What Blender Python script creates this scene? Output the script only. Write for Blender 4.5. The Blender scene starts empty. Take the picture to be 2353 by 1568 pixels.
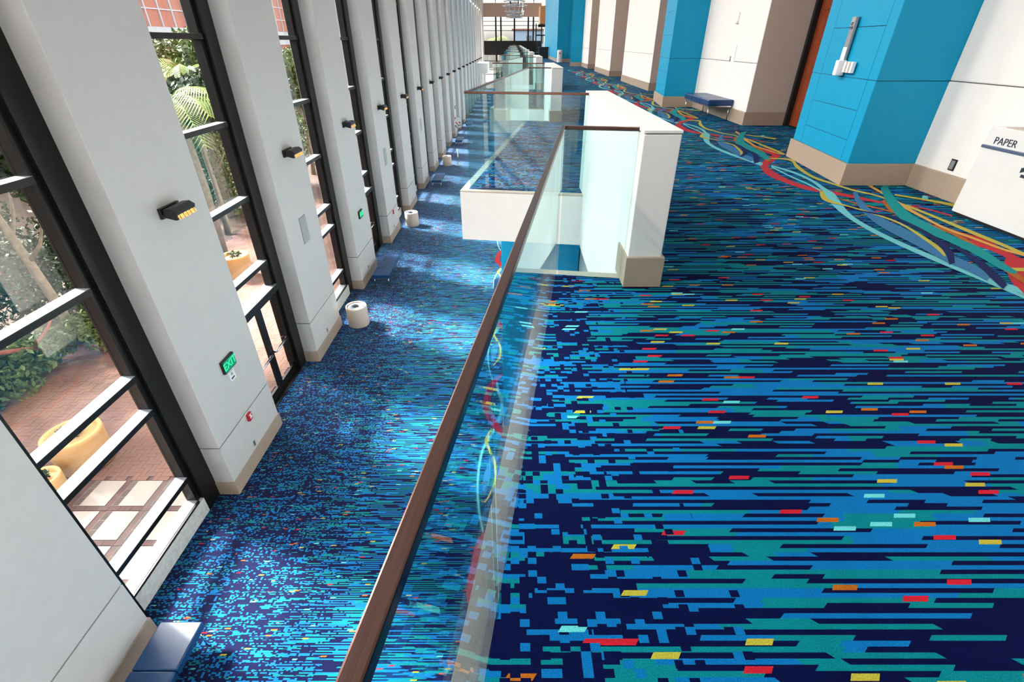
import bpy, bmesh, math, random
from mathutils import Vector, Matrix
random.seed(7)
PI = math.pi
C = bpy.context.scene.collection
SC = bpy.context.scene

# ------------------------------------------------------------------ camera, world, sun, exposure
cam = bpy.data.cameras.new('camera'); camo = bpy.data.objects.new('camera', cam); C.objects.link(camo)
camo.location = (0, 0, 1.54); camo.rotation_euler = (math.radians(90 - 31.9), 0, 0)
cam.sensor_width = 36; cam.lens = 36 * 1106 / 2353; cam.shift_x = -3.5 / 2353
cam.clip_start = 0.05; cam.clip_end = 500
SC.camera = camo
SC.view_settings.view_transform = 'Standard'; SC.view_settings.look = 'None'
SC.view_settings.gamma = 1; SC.view_settings.use_curve_mapping = False
SC.view_settings.exposure = 0.38
w = bpy.data.worlds.new('sky'); SC.world = w; w.use_nodes = True
bg = w.node_tree.nodes['Background']
SKYK, SUNK = 1.1, 23.0
_az, _el = math.radians(24), math.radians(40)      # the sun stands outside the tall windows, a little ahead of the viewer
sky = w.node_tree.nodes.new('ShaderNodeTexSky'); sky.sky_type = 'NISHITA'; sky.sun_disc = False
sky.sun_elevation = _el; sky.sun_rotation = -(PI / 2 - _az); sky.dust_density = 5.0; sky.air_density = 1.0; sky.ozone_density = 1.0
hs_ = w.node_tree.nodes.new('ShaderNodeHueSaturation'); hs_.inputs['Saturation'].default_value = .35
w.node_tree.links.new(sky.outputs[0], hs_.inputs['Color'])
sc_ = w.node_tree.nodes.new('ShaderNodeMix'); sc_.data_type = 'RGBA'; sc_.blend_type = 'MULTIPLY'; sc_.inputs[0].default_value = 1; sc_.inputs[7].default_value = (SKYK, SKYK, SKYK, 1)
w.node_tree.links.new(hs_.outputs[0], sc_.inputs[6])
w.node_tree.links.new(sc_.outputs[2], bg.inputs[0]); bg.inputs[1].default_value = 1.0
sun = bpy.data.lights.new('sun', 'SUN'); suno = bpy.data.objects.new('sun', sun); C.objects.link(suno)
sun.energy = SUNK; sun.angle = math.radians(8); sun.color = (1.0, 0.97, 0.93)
suno.rotation_euler = Vector((-math.cos(_az) * math.cos(_el), math.sin(_az) * math.cos(_el), math.sin(_el))).to_track_quat('Z', 'Y').to_euler()
CEIL = 7.6; LOW = -5.46; PER = 8.56; BAY = 4.28
LAMP_W = 172.0          # each added lamp bar above the windows

# ------------------------------------------------------------------ helpers
def srgb(r, g, b):
    return tuple(((c / 255) / 12.92 if c / 255 <= .04045 else ((c / 255 + .055) / 1.055) ** 2.4) for c in (r, g, b)) + (1,)

class NT:
    def __init__(s, name):
        s.mat = bpy.data.materials.new(name); s.mat.use_nodes = True
        s.t = s.mat.node_tree; s.n = s.t.nodes; s.l = s.t.links
        s.b = s.n['Principled BSDF']; s.out = s.n['Material Output']
    def new(s, t, **k):
        o = s.n.new(t)
        for a, v in k.items(): setattr(o, a, v)
        return o
    def put(s, sock, v):
        if isinstance(v, bpy.types.NodeSocket): s.l.new(v, sock)
        else: sock.default_value = v
    def m(s, op, *a):
        o = s.new('ShaderNodeMath', operation=op)
        for i, v in enumerate(a): s.put(o.inputs[i], v)
        return o.outputs[0]
    def mix(s, f, a, b, mode='MIX'):
        o = s.new('ShaderNodeMix', data_type='RGBA', blend_type=mode)
        s.put(o.inputs[0], f); s.put(o.inputs[6], a); s.put(o.inputs[7], b)
        return o.outputs[2]
    def wn(s, a, b=0.0, c=0.0):
        v = s.new('ShaderNodeCombineXYZ'); s.put(v.inputs[0], a); s.put(v.inputs[1], b); s.put(v.inputs[2], c)
        o = s.new('ShaderNodeTexWhiteNoise', noise_dimensions='3D'); s.l.new(v.outputs[0], o.inputs[0])
        return o.outputs[0]
    def noise(s, scale, detail=3, vec=None, rough=.5):
        o = s.new('ShaderNodeTexNoise'); o.inputs['Scale'].default_value = scale; o.inputs['Detail'].default_value = detail
        o.inputs['Roughness'].default_value = rough
        if vec is None: vec = s.coord()
        s.l.new(vec, o.inputs['Vector']); return o.outputs['Fac']
    def coord(s, which='Object'):
        return s.new('ShaderNodeTexCoord').outputs[which]
    def ramp(s, f, stops, interp='LINEAR'):
        o = s.new('ShaderNodeValToRGB'); o.color_ramp.interpolation = interp
        e = o.color_ramp.elements
        while len(e) < len(stops): e.new(.5)
        for i, (p, c) in enumerate(stops): e[i].position = p; e[i].color = c
        s.put(o.inputs[0], f); return o.outputs[0]
    def bump(s, h, strength=.2, dist=.01):
        o = s.new('ShaderNodeBump'); o.inputs['Strength'].default_value = strength; o.inputs['Distance'].default_value = dist
        s.put(o.inputs['Height'], h); s.l.new(o.outputs[0], s.b.inputs['Normal'])

def plain(name, col, rough=.5, metal=0, var=.06, scale=6, bump=0, spec=.5, coat=0):
    t = NT(name); f = t.noise(scale, 4)
    a = tuple(max(0, c * (1 - var)) for c in col[:3]) + (1,); b = tuple(min(1, c * (1 + var)) for c in col[:3]) + (1,)
    t.l.new(t.ramp(f, [(.3, a), (.7, b)]), t.b.inputs['Base Color'])
    t.b.inputs['Roughness'].default_value = rough; t.b.inputs['Metallic'].default_value = metal
    t.b.inputs['Specular IOR Level'].default_value = spec
    if coat: t.b.inputs['Coat Weight'].default_value = coat
    if bump: t.bump(t.noise(scale * 25, 4), bump, .005)
    return t.mat

def granite(name, a, b, scale=60):
    t = NT(name)
    n1 = t.noise(scale, 5, rough=.7); n2 = t.noise(4, 3)
    c = t.ramp(n1, [(.32, a), (.5, tuple((x + y) / 2 for x, y in zip(a, b))), (.68, b)])
    t.l.new(t.mix(t.m('MULTIPLY', n2, .35), c, tuple(x * .8 for x in b[:3]) + (1,)), t.b.inputs['Base Color'])
    t.b.inputs['Roughness'].default_value = .45
    return t.mat

def glass_mat(name, tint, refl=1.0, body=None, bodyf=0.0):
    t = NT(name)
    lw = t.new('ShaderNodeLayerWeight'); lw.inputs['Blend'].default_value = .5
    f = t.m('ADD', t.m('MULTIPLY', t.m('POWER', lw.outputs['Facing'], 5.0), .93 * refl), .04 * refl)
    tr = t.new('ShaderNodeBsdfTransparent'); tr.inputs[0].default_value = tint
    gl = t.new('ShaderNodeBsdfGlossy'); gl.inputs['Roughness'].default_value = 0.0; gl.inputs[0].default_value = (1, 1, 1, 1)
    mx = t.new('ShaderNodeMixShader'); t.l.new(f, mx.inputs[0]); t.l.new(tr.outputs[0], mx.inputs[1]); t.l.new(gl.outputs[0], mx.inputs[2])
    t.l.new(mx.outputs[0], t.out.inputs['Surface'])
    return t.mat

def emit(name, col, strength):
    t = NT(name)
    t.b.inputs['Base Color'].default_value = col
    t.b.inputs['Emission Color'].default_value = col; t.b.inputs['Emission Strength'].default_value = strength
    return t.mat

RC = {'red': srgb(205, 50, 58), 'cyan': srgb(120, 212, 222), 'yellow': srgb(205, 192, 80), 'amber': srgb(232, 176, 84), 'orange': srgb(190, 104, 38),
      'teal': srgb(0, 158, 160), 'steel': srgb(62, 128, 178), 'navy': srgb(8, 30, 92)}

def carpet(name, rail):
    """woven carpet: navy ground, rows of blue and teal dashes with slanted ends, small bright dashes, broken up in a band"""
    t = NT(name)
    sp = t.new('ShaderNodeSeparateXYZ'); t.l.new(t.coord(), sp.inputs[0])
    x, y = sp.outputs[0], sp.outputs[1]
    h = .0165
    Y0 = t.m('ADD', y, 20.0)
    yy = t.m('DIVIDE', Y0, h); row = t.m('FLOOR', yy); fy = t.m('SUBTRACT', yy, row)
    x0 = t.m('ADD', x, 40.0)
    par = t.m('MODULO', row, 2.0); y2 = t.m('FLOOR', t.m('DIVIDE', row, 2.0))
    dirn = t.m('SUBTRACT', t.m('MULTIPLY', t.m('GREATER_THAN', t.wn(y2, 17.3), .25), 2.0), 1.0)
    # how broken-up the weave is here
    if rail: diss = t.m('DIVIDE', t.m('SUBTRACT', .80, x), .70)
    else: diss = t.m('DIVIDE', t.m('SUBTRACT', -2.3, x), 1.6)
    diss = t.m('MINIMUM', t.m('MAXIMUM', diss, 0.0), 1.0)
    slant = t.m('MULTIPLY', .020, t.m('SUBTRACT', 1.0, t.m('MINIMUM', t.m('MULTIPLY', diss, 1.6), 1.0)))
    xs = t.m('SUBTRACT', x0, t.m('MULTIPLY', t.m('MULTIPLY', fy, slant), dirn))
    # navy ground: dashes of one row, more in every other row
    L = t.m('ADD', .14, t.m('MULTIPLY', t.wn(row, 3.7), .26))
    u = t.m('ADD', t.m('DIVIDE', xs, L), t.m('MULTIPLY', t.wn(row, 5.1), 50.0))
    hA = t.wn(t.m('FLOOR', u), row, 1.5)
    isnavy = t.m('LESS_THAN', hA, t.m('ADD', .27, t.m('MULTIPLY', par, .42)))
    # coloured bands: two rows high and longer
    uB = t.m('ADD', t.m('DIVIDE', xs, t.m('ADD', .25, t.m('MULTIPLY', t.wn(y2, 6.6), .35))), t.m('MULTIPLY', t.wn(y2, 8.2), 50.0))
    hB = t.wn(t.m('FLOOR', uB), y2, 4.4)
    v = t.m('ADD', .45, t.m('MULTIPLY', hB, .54))
    v = t.m('MULTIPLY', v, t.m('SUBTRACT', 1.0, isnavy))
    px = t.m('FLOOR', t.m('DIVIDE', x0, .030))
    d1 = t.wn(px, t.m('FLOOR', t.m('DIVIDE', Y0, .0235)), 9.9)
    d2 = t.wn(t.m('FLOOR', t.m('DIVIDE', x0, .22)), t.m('FLOOR', t.m('DIVIDE', row, 3.0)), 2.2)
    on = t.m('MAXIMUM', t.m('LESS_THAN', d1, t.m('MULTIPLY', diss, .42 if rail else .6)), t.m('LESS_THAN', d2, t.m('MULTIPLY', diss, .26)))
    stray = t.m('LESS_THAN', d1, t.m('MULTIPLY', diss, .13))     # stray coloured knots inside the navy
    v = t.m('MULTIPLY', v, t.m('SUBTRACT', 1.0, on))
    v = t.m('MAXIMUM', v, t.m('MULTIPLY', stray, .6))
    NAVY, BLUE, TEAL = srgb(0, 6, 52), srgb(4, 98, 158), srgb(0, 112, 120)
    base = t.ramp(v, [(0, NAVY), (.43, BLUE), (.73, TEAL)], 'CONSTANT')
    # bright dashes
    ya = t.m('DIVIDE', t.m('ADD', Y0, .004), .019); ra = t.m('FLOOR', ya)
    xa = t.m('ADD', x0, t.m('MULTIPLY', t.m('SUBTRACT', ya, ra), -.014))
    ua = t.m('ADD', t.m('DIVIDE', xa, .082), t.m('MULTIPLY', t.wn(ra, 71.0), 30.0))
    ha = t.wn(t.m('FLOOR', ua), ra, 33.0)
    isacc = t.m('GREATER_THAN', ha, .969 if rail else .986)
    hc = t.wn(t.m('FLOOR', ua), ra, 55.0)
    acc = t.ramp(hc, [(0, srgb(178, 26, 42)), (.30, srgb(168, 88, 20)), (.55, srgb(170, 156, 52)), (.8, srgb(92, 184, 188))], 'CONSTANT')
    isacc = t.m('MULTIPLY', isacc, t.m('SUBTRACT', 1.0, t.m('LESS_THAN', d1, t.m('MULTIPLY', diss, .3))))
    col = t.mix(isacc, base, acc)
    fib = t.noise(260, 2, rough=.8)
    col = t.mix(.75, col, t.ramp(fib, [(.3, (.45, .45, .45, 1)), (.7, (1.5, 1.5, 1.5, 1))]), 'MULTIPLY')
    t.l.new(col, t.b.inputs['Base Color'])
    t.b.inputs['Roughness'].default_value = .85
    t.b.inputs['Specular IOR Level'].default_value = .08
    if not rail: t.b.inputs['Sheen Weight'].default_value = .12; t.b.inputs['Sheen Roughness'].default_value = .5
    t.bump(fib, .5, .004)
    return t.mat

def ribbon_mat(name, col):
    t = NT(name); f = t.noise(420, 2, rough=.8)
    t.l.new(t.mix(.4, col, t.ramp(f, [(.3, (.5, .5, .5, 1)), (.7, (1.4, 1.4, 1.4, 1))]), 'MULTIPLY'), t.b.inputs['Base Color'])
    t.b.inputs['Roughness'].default_value = .9; t.b.inputs['Specular IOR Level'].default_value = .2
    t.bump(f, .5, .004); return t.mat

def wood_mat(name, a, b):
    t = NT(name)
    mp = t.new('ShaderNodeMapping'); mp.inputs['Scale'].default_value = (14, 14, .8); t.l.new(t.coord(), mp.inputs[0])
    n = t.noise(3, 6, vec=mp.outputs[0], rough=.6)
    t.l.new(t.ramp(n, [(.3, a), (.7, b)]), t.b.inputs['Base Color']); t.b.inputs['Roughness'].default_value = .4
    return t.mat

def brushed(name, col, rough, axis=1):
    t = NT(name)
    mp = t.new('ShaderNodeMapping'); sc = [900, 900, 900]; sc[axis] = 6; mp.inputs['Scale'].default_value = sc; t.l.new(t.coord(), mp.inputs[0])
    n = t.noise(1, 3, vec=mp.outputs[0])
    t.l.new(t.ramp(n, [(.3, tuple(c * .85 for c in col[:3]) + (1,)), (.7, tuple(min(1, c * 1.15) for c in col[:3]) + (1,))]), t.b.inputs['Base Color'])
    t.b.inputs['Metallic'].default_value = 1; t.b.inputs['Roughness'].default_value = rough
    return t.mat

M = dict(
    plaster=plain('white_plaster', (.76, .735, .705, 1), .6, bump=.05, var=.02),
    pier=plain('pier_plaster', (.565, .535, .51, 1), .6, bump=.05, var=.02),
    plaster_warm=plain('warm_white_plaster', (.84, .79, .755, 1), .6, bump=.05, var=.02),
    taupe=plain('taupe_plaster', srgb(196, 182, 170), .6, bump=.05, var=.02),
    core=plain('dark_joint', (.09, .09, .09, 1), .8),
    ceil=plain('ceiling_white', (.82, .82, .8, 1), .8, var=.02),
    blue=plain('blue_paint', (.0, .30, .52, 1), .5, var=.02, spec=.25),
    granite=granite('brown_granite', srgb(146, 124, 106), srgb(186, 166, 148), 140),
    marble=granite('pale_marble', srgb(186, 182, 174), srgb(226, 224, 218), 12),
    bronze=plain('dark_bronze_metal', srgb(34, 31, 29), .35, .6, var=.1),
    alu=plain('pale_sill_metal', srgb(118, 120, 124), .45, .2, var=.03),
    rail=brushed('bronze_brushed_steel', (.17, .095, .08, 1), .26),  # brown of a reflected ceiling put into the neutral steel's colour
    chrome=brushed('chrome', (.75, .75, .76, 1), .15),
    ledge=plain('taupe_ledge_stone', srgb(178, 164, 152), .5),
    wglass=glass_mat('window_glass', (.93, .95, .94, 1), .9),
    rglass=glass_mat('railing_glass', (.82, .93, .93, 1)),
    leather=plain('navy_leather', srgb(10, 56, 100), .32, bump=.15, var=.08, scale=20),
    wood=wood_mat('red_brown_wood', srgb(112, 44, 18), srgb(150, 66, 30)),
    oak=wood_mat('amber_oak', srgb(170, 118, 72), srgb(196, 146, 96)),
    stonecan=granite('sand_stone', srgb(196, 172, 152), srgb(226, 208, 190), 120),
    canlid=plain('grey_lid', srgb(96, 102, 114), .5, .1),
    black=plain('black_paint', srgb(22, 22, 24), .45),
    binwhite=plain('white_laminate', (.70, .69, .68, 1), .35, var=.01),
    bintrim=plain('slate_blue_trim', srgb(92, 104, 134), .3, .4),
    text=plain('dark_lettering', srgb(34, 40, 58), .5),
    red=plain('red_enamel', srgb(196, 26, 36), .35),
    white=plain('white_plastic', (.82, .82, .82, 1), .4, var=.01),
    grey=plain('grey_metal', srgb(150, 152, 154), .4, .3),
    cream=plain('cream_grille', srgb(160, 160, 156), .5),
    amberlens=None, lampdiff=emit('lamp_diffuser', (1, .96, .9, 1), 3.0),
    exitgreen=emit('exit_green_face', (.0, .26, .15, 1), .12), exittext=emit('exit_letters', (.02, .9, .25, 1), .8),
    soil=plain('dark_soil', srgb(74, 54, 40), .95, var=.4, scale=3, bump=.6),
    planter=plain('yellow_planter', srgb(186, 142, 84), .7, var=.06, bump=.1),
    slab=plain('pale_paving_slab', srgb(140, 128, 119), .85, var=.08, scale=5, bump=.1),
    brickA=plain('rose_brick', srgb(108, 76, 64), .9, var=.25, scale=2.2, bump=.2),
    brickB=plain('dark_brick', srgb(78, 54, 50), .9, var=.2, scale=5, bump=.2),
    bark=plain('pale_bark', srgb(128, 116, 98), .9, var=.25, scale=8, bump=.5),
    barkred=plain('red_bark', srgb(134, 72, 54), .9, var=.2, scale=8, bump=.4),
    paperw=plain('paper', (.84, .84, .9, 1), .6, var=.02),
    pale=plain('pale_render', srgb(170, 170, 174), .8, var=.03),
    pinkbrick=plain('pink_brick_facade', srgb(160, 102, 84), .85, var=.08, scale=3),
    bjoint=plain('blue_joint', (.0, .10, .2, 1), .6),
    tan=plain('tan_beam_paint', srgb(176, 148, 130), .6, var=.03),
)
_t = NT('amber_lens'); _x = _t.noise(40, 2)
_c = _t.ramp(_x, [(.35, (.55, .2, .03, 1)), (.7, (1, .62, .18, 1))]); _t.l.new(_c, _t.b.inputs['Base Color']); _t.l.new(_c, _t.b.inputs['Emission Color']); _t.b.inputs['Emission Strength'].default_value = .8
M['amberlens'] = _t.mat
def leafmat(name, a, b):
    t = NT(name); n = t.noise(2.5, 2); n2 = t.noise(19, 1)
    t.l.new(t.ramp(t.m('ADD', t.m('MULTIPLY', n, .5), t.m('MULTIPLY', n2, .5)), [(.35, a), (.65, b)]), t.b.inputs['Base Color'])
    t.b.inputs['Roughness'].default_value = .65; t.b.inputs['Specular IOR Level'].default_value = .3; return t.mat
M['leafdark'] = leafmat('dark_leaves', srgb(24, 36, 22), srgb(66, 80, 52))
M['leafmid'] = leafmat('mid_leaves', srgb(44, 62, 28), srgb(100, 112, 52))
M['leafbright'] = leafmat('bright_leaves', srgb(70, 98, 34), srgb(140, 150, 76))
M['leafteal'] = leafmat('bluish_leaves', srgb(14, 42, 40), srgb(40, 76, 64))
for k, v in list(RC.items()): M['rib_' + k] = ribbon_mat(k + '_carpet', tuple(c * .66 for c in v[:3]) + (1,))

class MB:
    def __init__(s): s.v = []; s.f = []; s.mi = []; s.smooth = False
    def box(s, x0, x1, y0, y1, z0, z1, mi=0):
        n = len(s.v)
        s.v += [(x0, y0, z0), (x1, y0, z0), (x1, y1, z0), (x0, y1, z0), (x0, y0, z1), (x1, y0, z1), (x1, y1, z1), (x0, y1, z1)]
        for q in ((0, 3, 2, 1), (4, 5, 6, 7), (0, 1, 5, 4), (1, 2, 6, 5), (2, 3, 7, 6), (3, 0, 4, 7)):
            s.f.append(tuple(n + i for i in q)); s.mi.append(mi)
        return s
    def prism(s, poly, z0, z1):
        n = len(s.v); k = len(poly)
        a = sum(poly[i][0] * poly[(i + 1) % k][1] - poly[(i + 1) % k][0] * poly[i][1] for i in range(k))
        if a < 0: poly = poly[::-1]
        s.v += [(p[0], p[1], z0) for p in poly] + [(p[0], p[1], z1) for p in poly]
        s.f.append(tuple(n + i for i in range(k))[::-1]); s.mi.append(0)
        s.f.append(tuple(n + k + i for i in range(k))); s.mi.append(0)
        for i in range(k):
            j = (i + 1) % k; s.f.append((n + i, n + j, n + k + j, n + k + i)); s.mi.append(0)
        return s
    def tube(s, pts, r, seg=10, cap=True):
        pts = [Vector(p) for p in pts]; n0 = len(s.v); rr = r if isinstance(r, (list, tuple)) else [r] * len(pts)
        for i, p in enumerate(pts):
            d = (pts[min(i + 1, len(pts) - 1)] - pts[max(0, i - 1)]).normalized()
            a = d.orthogonal().normalized() if i == 0 else (a - d * a.dot(d)).normalized()
            b = d.cross(a)
            for k in range(seg):
                q = 2 * PI * k / seg; s.v.append(tuple(p + (a * math.cos(q) + b * math.sin(q)) * rr[i]))
        for i in range(len(pts) - 1):
            for k in range(seg):
                k2 = (k + 1) % seg; s.f.append((n0 + i * seg + k, n0 + i * seg + k2, n0 + (i + 1) * seg + k2, n0 + (i + 1) * seg + k)); s.mi.append(0)
        if cap:
            s.f.append(tuple(n0 + k for k in range(seg))[::-1]); s.f.append(tuple(n0 + (len(pts) - 1) * seg + k for k in range(seg))); s.mi += [0, 0]
        return s
    def lathe(s, prof, seg=32, c=(0, 0, 0)):
        n0 = len(s.v)
        for r, z in prof:
            for k in range(seg):
                q = 2 * PI * k / seg; s.v.append((c[0] + r * math.cos(q), c[1] + r * math.sin(q), c[2] + z))
        for i in range(len(prof) - 1):
            for k in range(seg):
                k2 = (k + 1) % seg; s.f.append((n0 + i * seg + k, n0 + i * seg + k2, n0 + (i + 1) * seg + k2, n0 + (i + 1) * seg + k)); s.mi.append(0)
        s.f.append(tuple(n0 + k for k in range(seg))[::-1]); s.f.append(tuple(n0 + (len(prof) - 1) * seg + k for k in range(seg))); s.mi += [0, 0]
        return s
    def xf(s, m, start=0):
        for i in range(start, len(s.v)): s.v[i] = tuple(m @ Vector(s.v[i]))
        return s
    def mesh(s, name, mats):
        me = bpy.data.meshes.new(name); me.from_pydata(s.v, [], s.f)
        for m_ in (mats if isinstance(mats, (list, tuple)) else [mats]): me.materials.append(m_)
        me.polygons.foreach_set('material_index', s.mi)
        if s.smooth: me.polygons.foreach_set('use_smooth', [True] * len(s.f))
        me.update(); return me
    def build(s, name, mats, parent=None, bevel=0, loc=None):
        o = bpy.data.objects.new(name, s.mesh(name, mats)); C.objects.link(o)
        if parent: o.parent = parent
        if loc: o.location = loc
        if bevel:
            b = o.modifiers.new('bevel', 'BEVEL'); b.width = bevel; b.segments = 2; b.limit_method = 'ANGLE'
        if s.smooth:
            pass
        return o

def B(*a): return MB().box(*a)
def tag(o, label=None, cat=None, group=None, kind=None):
    for k, v in (('label', label), ('category', cat), ('group', group), ('kind', kind)):
        if v: o[k] = v
    return o
def empty(name, loc=(0, 0, 0), rz=0, **k):
    o = bpy.data.objects.new(name, None); C.objects.link(o); o.location = loc; o.rotation_euler = (0, 0, rz); o.empty_display_size = .1
    return tag(o, **k)
def copy_tree(o, parent=None):
    c = o.copy(); C.objects.link(c); c.parent = parent
    for ch in list(o.children): copy_tree(ch, c)
    return c
ORD = ['first', 'second', 'third', 'fourth', 'fifth', 'sixth', 'seventh', 'eighth', 'ninth', 'tenth', 'eleventh', 'twelfth', 'thirteenth', 'fourteenth', 'fifteenth', 'sixteenth', 'seventeenth', 'eighteenth', 'nineteenth', 'twentieth', 'twenty-first', 'twenty-second']
def text(s, name, size, mat, parent, origin, face, ext=.002, align='CENTER', roll=0):
    cu = bpy.data.curves.new(name, 'FONT'); cu.body = s; cu.size = size; cu.extrude = ext; cu.align_x = align; cu.align_y = 'CENTER'
    cu.materials.append(mat)
    tmp = bpy.data.objects.new(name, cu); C.objects.link(tmp)
    me = bpy.data.meshes.new_from_object(tmp); bpy.data.objects.remove(tmp)
    o = bpy.data.objects.new(name, me); C.objects.link(o); o.parent = parent
    X = Vector((0, 1, 0)) if face > 0 else Vector((0, -1, 0)); Z = Vector((1, 0, 0)) if face > 0 else Vector((-1, 0, 0)); Y = Vector((0, 0, 1))
    R = Matrix((X, Y, Z)).transposed().to_4x4() @ Matrix.Rotation(roll, 4, 'Z')
    R.translation = Vector(origin); o.matrix_local = R
    return o

RIB_UP = [('red', [(4.2, 8.99, 4.16, 8.92), (4.25, 8.7, 4.17, 8.53), (4.33, 8.5, 4.14, 8.16), (4.16, 7.95, 4.14, 8.09), (3.86, 7.52, 3.96, 7.89), (3.72, 7.32, 3.64, 7.39), (3.65, 7.11, 3.45, 6.79), (3.61, 6.57, 3.48, 6.34), (3.68, 6.17, 3.58, 5.98), (3.87, 5.92, 3.78, 5.77), (4.05, 5.65, 3.98, 5.54), (4.18, 5.46, 4.13, 5.38), (4.34, 5.36, 4.3, 5.31), (4.49, 5.19, 4.46, 5.14), (4.58, 4.96, 4.54, 4.91)]), ('red', [(4.03, 4.45, 4.02, 4.44), (4.11, 4.24, 4.05, 4.18), (4.24, 4.12, 4.13, 4.0), (4.26, 3.92, 4.13, 3.79), (4.23, 3.71, 4.08, 3.58)]), ('cyan', [(3.84, 10.27, 3.85, 10.36), (3.7, 9.98, 3.68, 10.04), (3.59, 9.58, 3.48, 9.4), (3.5, 9.04, 3.41, 8.87), (3.5, 8.5, 3.43, 8.36), (3.61, 7.83, 3.55, 7.7), (3.72, 7.51, 3.66, 7.38)]), ('cyan', [(3.78, 7.35, 3.74, 7.27), (3.9, 6.96, 3.84, 6.86), (3.92, 6.49, 3.85, 6.38), (3.85, 6.02, 3.74, 5.87), (3.82, 5.79, 3.67, 5.61), (3.7, 5.46, 3.57, 5.32), (3.57, 5.1, 3.48, 5.0), (3.47, 4.67, 3.41, 4.59), (3.46, 4.3, 3.41, 4.24), (3.5, 3.92, 3.45, 3.86), (3.55, 3.63, 3.5, 3.57), (3.6, 3.35, 3.55, 3.31), (3.65, 3.08, 3.6, 3.03)]), ('cyan', [(3.75, 7.27, 3.71, 7.21), (3.74, 6.72, 3.7, 6.65), (3.76, 6.33, 3.72, 6.27), (3.75, 5.95, 3.71, 5.89)]), ('yellow', [(3.98, 7.86, 3.95, 7.8), (4.2, 7.84, 4.15, 7.74), (4.28, 7.72, 4.19, 7.57), (4.16, 7.32, 4.05, 7.17), (4.04, 6.69, 3.97, 6.58), (4.09, 6.31, 4.04, 6.22), (4.16, 5.99, 4.11, 5.92), (4.28, 5.76, 4.24, 5.7), (4.33, 5.49, 4.28, 5.42), (4.37, 5.25, 4.31, 5.17), (4.38, 4.92, 4.32, 4.84), (4.39, 4.49, 4.31, 4.41), (4.39, 4.13, 4.32, 4.05), (4.38, 3.89, 4.3, 3.81)]), ('amber', [(4.5, 6.21, 4.43, 6.11), (4.43, 5.78, 4.36, 5.69), (4.33, 5.33, 4.25, 5.25), (4.27, 5.0, 4.2, 4.93), (4.21, 4.58, 4.16, 4.52), (4.25, 4.32, 4.2, 4.27), (4.29, 4.01, 4.24, 3.97), (4.36, 3.86, 4.31, 3.81)]), ('orange', [(4.26, 5.55, 4.19, 5.49), (4.15, 5.32, 4.08, 5.26), (4.07, 5.13, 4.01, 5.06), (4.07, 4.97, 4.02, 4.9), (4.13, 4.7, 4.08, 4.64), (4.17, 4.42, 4.11, 4.35), (4.14, 4.18, 4.05, 4.09), (4.01, 3.75, 3.91, 3.67), (3.95, 3.52, 3.85, 3.43), (3.9, 3.35, 3.81, 3.27)]), ('orange', [(3.73, 5.6, 3.72, 5.58), (3.88, 5.36, 3.84, 5.31), (4.01, 5.15, 3.98, 5.1), (4.05, 4.94, 4.02, 4.9)]), ('teal', [(4.71, 6.2, 4.54, 6.06), (4.52, 5.83, 4.31, 5.64), (4.34, 5.44, 4.1, 5.21), (4.17, 4.99, 3.91, 4.72), (4.12, 4.66, 3.91, 4.42), (4.09, 4.31, 3.93, 4.13), (4.09, 4.01, 3.92, 3.85), (4.0, 3.67, 3.87, 3.55), (3.96, 3.5, 3.9, 3.45)]), ('steel', [(4.15, 5.9, 4.06, 5.83), (3.97, 5.52, 3.84, 5.39), (3.84, 5.12, 3.66, 4.92), (3.78, 4.77, 3.58, 4.52), (3.78, 4.29, 3.57, 4.06), (3.71, 3.91, 3.55, 3.73), (3.73, 3.67, 3.58, 3.51), (3.7, 3.44, 3.58, 3.33)]), ('yellow', [(3.75, 5.91, 3.68, 5.86), (3.67, 5.71, 3.55, 5.58), (3.62, 5.53, 3.54, 5.41), (3.67, 5.33, 3.64, 5.28), (3.78, 5.07, 3.75, 5.02), (3.86, 4.71, 3.82, 4.66), (3.8, 4.26, 3.74, 4.2), (3.74, 4.01, 3.68, 3.97), (3.65, 3.83, 3.62, 3.81)]), ('navy', [(3.63, 5.18, 3.62, 5.16), (3.78, 5.06, 3.75, 5.01), (3.93, 4.88, 3.88, 4.82), (3.94, 4.53, 3.87, 4.45), (3.88, 4.19, 3.77, 4.08), (3.77, 3.91, 3.66, 3.84), (3.6, 3.67, 3.53, 3.64)]), ('navy', [(3.89, 4.19, 3.85, 4.16), (3.91, 3.99, 3.84, 3.91), (3.86, 3.72, 3.75, 3.63), (3.77, 3.46, 3.64, 3.36), (3.67, 3.26, 3.57, 3.18)]), ('yellow', [(4.52, 5.76, 4.47, 5.7), (4.69, 5.59, 4.64, 5.52), (4.8, 5.48, 4.73, 5.4), (4.92, 5.35, 4.82, 5.22)]), ('cyan', [(4.8, 5.7, 4.7, 5.57), (4.84, 5.67, 4.75, 5.54)])]
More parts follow.
